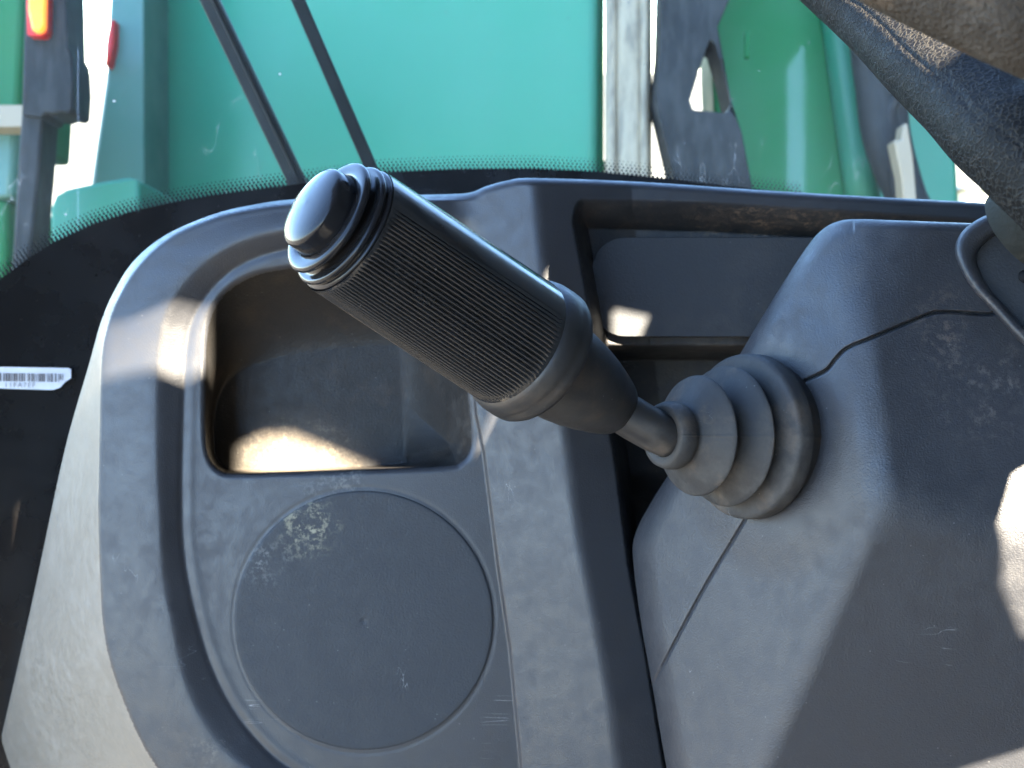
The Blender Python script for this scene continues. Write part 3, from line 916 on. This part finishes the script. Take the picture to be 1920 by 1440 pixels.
# ------------------------------------------------------------------ wiper outside the glass
wd = 0.635
wip = thing("windscreen_wiper", "black twin arm wiper resting outside the glass behind the lever", "wiper", P(640, 345, wd))
def bar(name, p0, p1, w0, w1, thick, mat, parent):
    a, b = np.array(p0[:2], float), np.array(p1[:2], float)
    t = (b - a) / np.linalg.norm(b - a); nrm = np.array([-t[1], t[0]])
    poly = [a + nrm * w0 / 2, b + nrm * w1 / 2, b - nrm * w1 / 2, a - nrm * w0 / 2]
    return prism(name, [tuple(q) for q in poly], p0[2], thick, mat, parent, bev=0.0008)
bar("wiper_arm", (133, -540, wd), (566, 362, wd), 36, 33, 0.008, M_wiper, wip)
bar("arm_channel", (141, -540, wd - 0.004), (571, 362, wd - 0.004), 7, 7, 0.003, M_black, wip)
bar("arm_edge_strip", (150, -540, wd - 0.003), (579, 362, wd - 0.003), 4, 4, 0.003, M_hose, wip)
bar("link_arm", (324, -540, wd), (702, 330, wd), 26, 24, 0.007, M_black, wip)

# ------------------------------------------------------------------ machine beyond the glass
mach = thing("green_machine", "large teal green machine body filling the view through the windscreen", "machine", P(680, 900, 1.9))
prism("body_panel", [(262, -300), (1130, -300), (1125, 520), (266, 520)], 1.90, 0.5, M_teal, mach, bev=0.02, tilt=-0.65)
prism("side_panel", [(222, -300), (268, -300), (272, 520), (150, 520), (170, 330), (196, 150)], 1.98, 0.4, M_greygreen, mach, bev=0.01)
prism("side_lamp", [(207, 38), (214, 35), (213, 80), (204, 122), (196, 124), (199, 75)], 1.955, 0.03, M_red, mach, bev=0.003)
prism("body_seam", [(655, -300), (668, -300), (676, 520), (664, 520)], 1.885, 0.02, M_teal, mach, bev=0.004)
tube("lifting_eye", cr([P(1040, 330, 1.78), P(1062, 305, 1.78), (P(1090, 292, 1.78)), P(1120, 296, 1.78), P(1140, 330, 1.78)], 6), 0.006, M_green, mach, n=12)

fend = prism("green_fender", [(95, 560), (94, 390), (104, 366), (125, 354), (170, 344), (240, 332), (262, 338), (270, 560)], 1.5, 0.35, M_teal, None, bev=0.012)
tag(fend, "low rounded teal green fender below the bright gap at the left", "fender")

lampb = thing("lamp_bracket", "dark bracket post carrying an amber and red rear lamp at far left", "lamp bracket", P(60, 560, 1.35))
prism("bracket_box", [(49, -60), (122, -60), (126, 90), (134, 104), (137, 160), (134, 205), (126, 212), (112, 209), (100, 213), (84, 210), (78, 220), (40, 215), (44, 100)], 1.34, 0.06, M_chassis, lampb, bev=0.004)
prism("bracket_post", [(40, 205), (80, 215), (72, 330), (58, 470), (50, 560), (18, 560), (26, 420), (36, 260)], 1.35, 0.05, M_chassis, lampb, bev=0.004)
prism("red_lamp_housing", [(47, -60), (90, -60), (88, 60), (80, 68), (50, 66)], 1.325, 0.02, M_red, lampb, bev=0.003)
prism("amber_lamp", [(53, -60), (84, -60), (82, 50), (77, 60), (66, 60), (59, 56), (52, 20)], 1.318, 0.012, M_amber, lampb, bev=0.003)

lefm = thing("parked_machine", "blurred green and cream machine side at the extreme left edge", "machine", P(0, 560, 1.6))
prism("green_flank", [(-300, -80), (47, -80), (36, 190), (32, 262), (-300, 262)], 1.62, 0.2, M_green, lefm, bev=0.01)
prism("cream_plate", [(-300, 196), (52, 196), (50, 238), (-300, 240)], 1.55, 0.05, M_cream, lefm, bev=0.006)
prism("grey_window", [(-300, 240), (34, 240), (26, 370), (-300, 400)], 1.60, 0.12, M_greygreen, lefm, bev=0.01)
prism("lower_flank", [(-300, 372), (14, 372), (12, 560), (-300, 560)], 1.61, 0.2, M_green, lefm, bev=0.01)

pipe = thing("steel_pillar", "upright pale weathered steel tube beside the green machine", "steel tube", P(1178, 600, 1.62))
px_ = P(1178, -300, 1.62); pb_ = P(1178, 600, 1.62)
dv_ = Vector((0, 1, 0))
def cyl(name, xc, w, d, y0, y1, mat, parent, n=40, lean=0.0):
    a = P(xc + lean, y0, d); b = P(xc, y1, d)
    return tube(name, [a + (b - a) * (i / 6) for i in range(7)], w / 2 * d / F, mat, parent, n=n)
cyl("tube", 1180, 84, 1.62, -300, 600, M_steel, pipe)
cyl("inner_rib", 1147, 26, 1.60, -300, 600, M_steel, pipe, 20)
cyl("outer_rib", 1208, 22, 1.595, -300, 600, M_steel, pipe, 20)
gp = prism("green_upright", [(1108, -300), (1134, -300), (1132, 600), (1104, 600)], 1.66, 0.06, M_green, None, bev=0.004)
tag(gp, "narrow green upright strip along the left side of the pale steel tube", "upright")

fr_ = prism("black_link_frame", [(1250, -320), (1440, -320), (1372, -10), (1346, 50), (1372, 190), (1392, 250), (1424, 420), (1292, 420), (1256, 300), (1229, 185), (1238, 90)], 1.55, 0.07, M_chassis, None,
            holes=[[(1331, 74), (1312, 130), (1294, 188), (1300, 205), (1362, 212), (1371, 196), (1358, 140), (1342, 84)]], bev=0.006)
tag(fr_, "black steel link plate with a bright triangular opening right of the steel tube", "link plate")
arm = thing("green_lift_arm", "bright green lifting arm with pale rounded edge right of the black link plate", "lift arm", P(1500, 560, 1.7))
prism("arm_plate", [(1330, -320), (1525, -320), (1572, 60), (1592, 200), (1612, 420), (1380, 420), (1340, 200), (1335, 80)], 1.70, 0.12, M_green, arm, bev=0.012)
cyl("arm_edge", 1624, 64, 1.69, -320, 420, M_teal, arm, 28, lean=-101)  # teal here paints the sky light on the green arm's edge
cyl("pivot_boss", 1400, 10, 1.6, 60, 110, M_green, arm, 14)
hose = thing("hydraulic_hoses", "bundle of thick dark hydraulic hoses hanging beside the green arm", "hoses", P(1680, 420, 1.6))
tube("hose", cr([P(1590, -320, 1.6), P(1628, 60, 1.6), P(1640, 160, 1.6), P(1652, 250, 1.6), P(1680, 330, 1.6), P(1725, 420, 1.6)], 6), 0.028, M_hose, hose, n=16)
tube("hose", cr([P(1636, -320, 1.64), P(1668, 60, 1.64), P(1676, 160, 1.64), P(1680, 240, 1.64), P(1700, 330, 1.64), P(1730, 420, 1.64)], 6), 0.020, M_hose, hose, n=16)
tube("hose", cr([P(1655, -60, 1.58), P(1690, 150, 1.58), P(1666, 210, 1.58), P(1672, 290, 1.58), P(1690, 420, 1.58)], 6), 0.010, M_black, hose, n=12)
lin = prism("cream_rod", [(1694, 232), (1702, 230), (1712, 290), (1722, 420), (1698, 420), (1690, 330), (1678, 275), (1676, 262), (1690, 262)], 1.52, 0.03, M_cream, None, bev=0.004)
tag(lin, "short sunlit cream rod standing in front of the dark hoses", "rod")
rp = prism("green_side_panel", [(1600, -320), (1758, -320), (1792, 230), (1802, 420), (1640, 420)], 1.95, 0.2, M_teal, None, bev=0.01)
tag(rp, "flat green panel behind the hoses, nearest the bright gap at right", "panel")

# low shed far away at the right
bd = 17.0
shed = thing("farm_shed", "pale low shed far off in the bright gap under the steering wheel", "shed", P(1900, 395, bd))
def box_px(name, x0, y0, x1, y1, d, th, mat, parent): return prism(name, [(x0, y0), (x1, y0), (x1, y1), (x0, y1)], d, th, mat, parent)
box_px("wall", 1812, 350, 2400, 396, bd, 4.0, paint("shed_wall", (0.5, 0.45, 0.33), 0.8, 0.2, (0.4, 0.36, 0.27), 0.3, coat=0), shed)
prism("roof", [(1804, 351), (1812, 343), (2400, 340), (2410, 351)], bd - 0.15, 4.4, paint("shed_roof", (0.25, 0.25, 0.24), 0.7, 0.2, (0.2, 0.2, 0.18), 0.3, coat=0), shed)

# ------------------------------------------------------------------ the cab round the camera: roof, right-hand door added to shape the sun patches, floor
GOBO_X = 0.30  # added sheet out of view, cut open only to shape the sun patches
PATCH = [
    ([(180, 642), (240, 608), (320, 574), (396, 580), (398, 710), (350, 713), (290, 692), (182, 728)], 'dash'),
    ([(448, 930), (446, 834), (488, 812), (545, 809), (704, 874), (706, 930)], D0 + 0.0305),
    ([(1136, 590), (1204, 604), (1182, 655), (1150, 668), (1136, 650)], D0 + 0.016),
    ([(1960, 850), (1895, 890), (1866, 980), (1872, 1095), (1912, 1192), (2020, 1220), (2020, 850)], 'col'),
    ([(1790, 1445), (1925, 1402), (2010, 1376), (2010, 1540), (1730, 1540)], 'col'),
    ([(0.013, 0.301), (0.017, 0.297), (0.025, 0.285), (0.033, 0.274), (0.041, 0.262), (0.045, 0.2545), (0.031, 0.2545), (0.018, 0.268), (0.011, 0.281), (0.008, 0.294)], 'gobo'),
]
def dash_d(px, py):
    return float(dash_depth(np.array([[px, py]], float), np.array([200.0]))[0])
def gobo_pt(px, py, d):
    if d == 'dash': d = dash_d(px, py)
    if d == 'col': d = col_d(px, py)
    if d == 'gobo': return (px, py)
    v = P(px, py, d); t = (GOBO_X - v.x) / SUN.x
    v = v + SUN * t
    return (v.z, v.y)
loops = [[Vector(q) for q in [(-0.57, -0.7), (0.95, -0.7), (0.95, 0.95), (-0.57, 0.95)]]]
holes = [[Vector(gobo_pt(x, y, d)) for x, y in poly] for poly, d in PATCH]
vs, eds = [], []
for L in loops + holes:
    b = len(vs); vs += L; eds += [(b + i, b + (i + 1) % len(L)) for i in range(len(L))]
res = geometry.delaunay_2d_cdt(vs, eds, [], 0, 1e-5)
QV = np.array([(v.x, v.y) for v in res[0]])
tri = np.array([list(t) for t in res[2]])
cen = QV[tri].mean(1)
ok = np.ones(len(tri), bool)
for h in holes:
    ok &= ~inside_poly(cen, np.array([(v.x, v.y) for v in h]))
tri = tri[ok]
nv = len(QV)
V = np.concatenate([np.stack([np.full(nv, GOBO_X), QV[:, 1], QV[:, 0]], 1), np.stack([np.full(nv, GOBO_X + 0.0008), QV[:, 1], QV[:, 0]], 1)])
gobo = mesh_obj("sun_gobo", V, [tuple(t) for t in tri] + [tuple(nv + i for i in t[::-1]) for t in tri], M_roof, None, smooth=False, base=Vector((GOBO_X, -0.7, 0)))
tag(gobo, "added unseen door with small openings that let sun through", "gobo")
def slab(name, x0, x1, y0, y1, z0, z1, label, cat):
    V = [(x, y, z) for x in (x0, x1) for y in (y0, y1) for z in (z0, z1)]
    f = [(0, 1, 3, 2), (4, 6, 7, 5), (0, 4, 5, 1), (2, 3, 7, 6), (0, 2, 6, 4), (1, 5, 7, 3)]
    o = mesh_obj(name, V, f, M_roof, None, smooth=False, base=Vector(((x0 + x1) / 2, y0, (z0 + z1) / 2)))
    return tag(o, label, cat)
slab("cab_roof", -0.55, 0.29, 0.62, 0.66, -0.35, 1.0, "dark flat cab roof above the driver", "roof")
slab("cab_floor", -0.7, 0.29, -1.0, -0.95, -0.65, 1.0, "dark cab floor under the dashboard", "floor")

slab("cab_rear_wall", -0.25, 0.28, -0.95, 0.62, 0.90, 0.93, "dark rear wall of the cab behind the seat", "wall")

slab("shade_wall", 3.0, 3.3, -2.3, 5.2, -4.5, 3.35, "tall dark wall added out of view at the right to shade the machine", "wall")  # added out of view so the machine stays in shade

slab("shade_wall_top", 3.0, 3.3, 3.12, 5.6, 3.35, 6.2, "added unseen upper gable of the wall to the right of the cab", "blocker")  # extends the added wall to shade the machine parts at far left
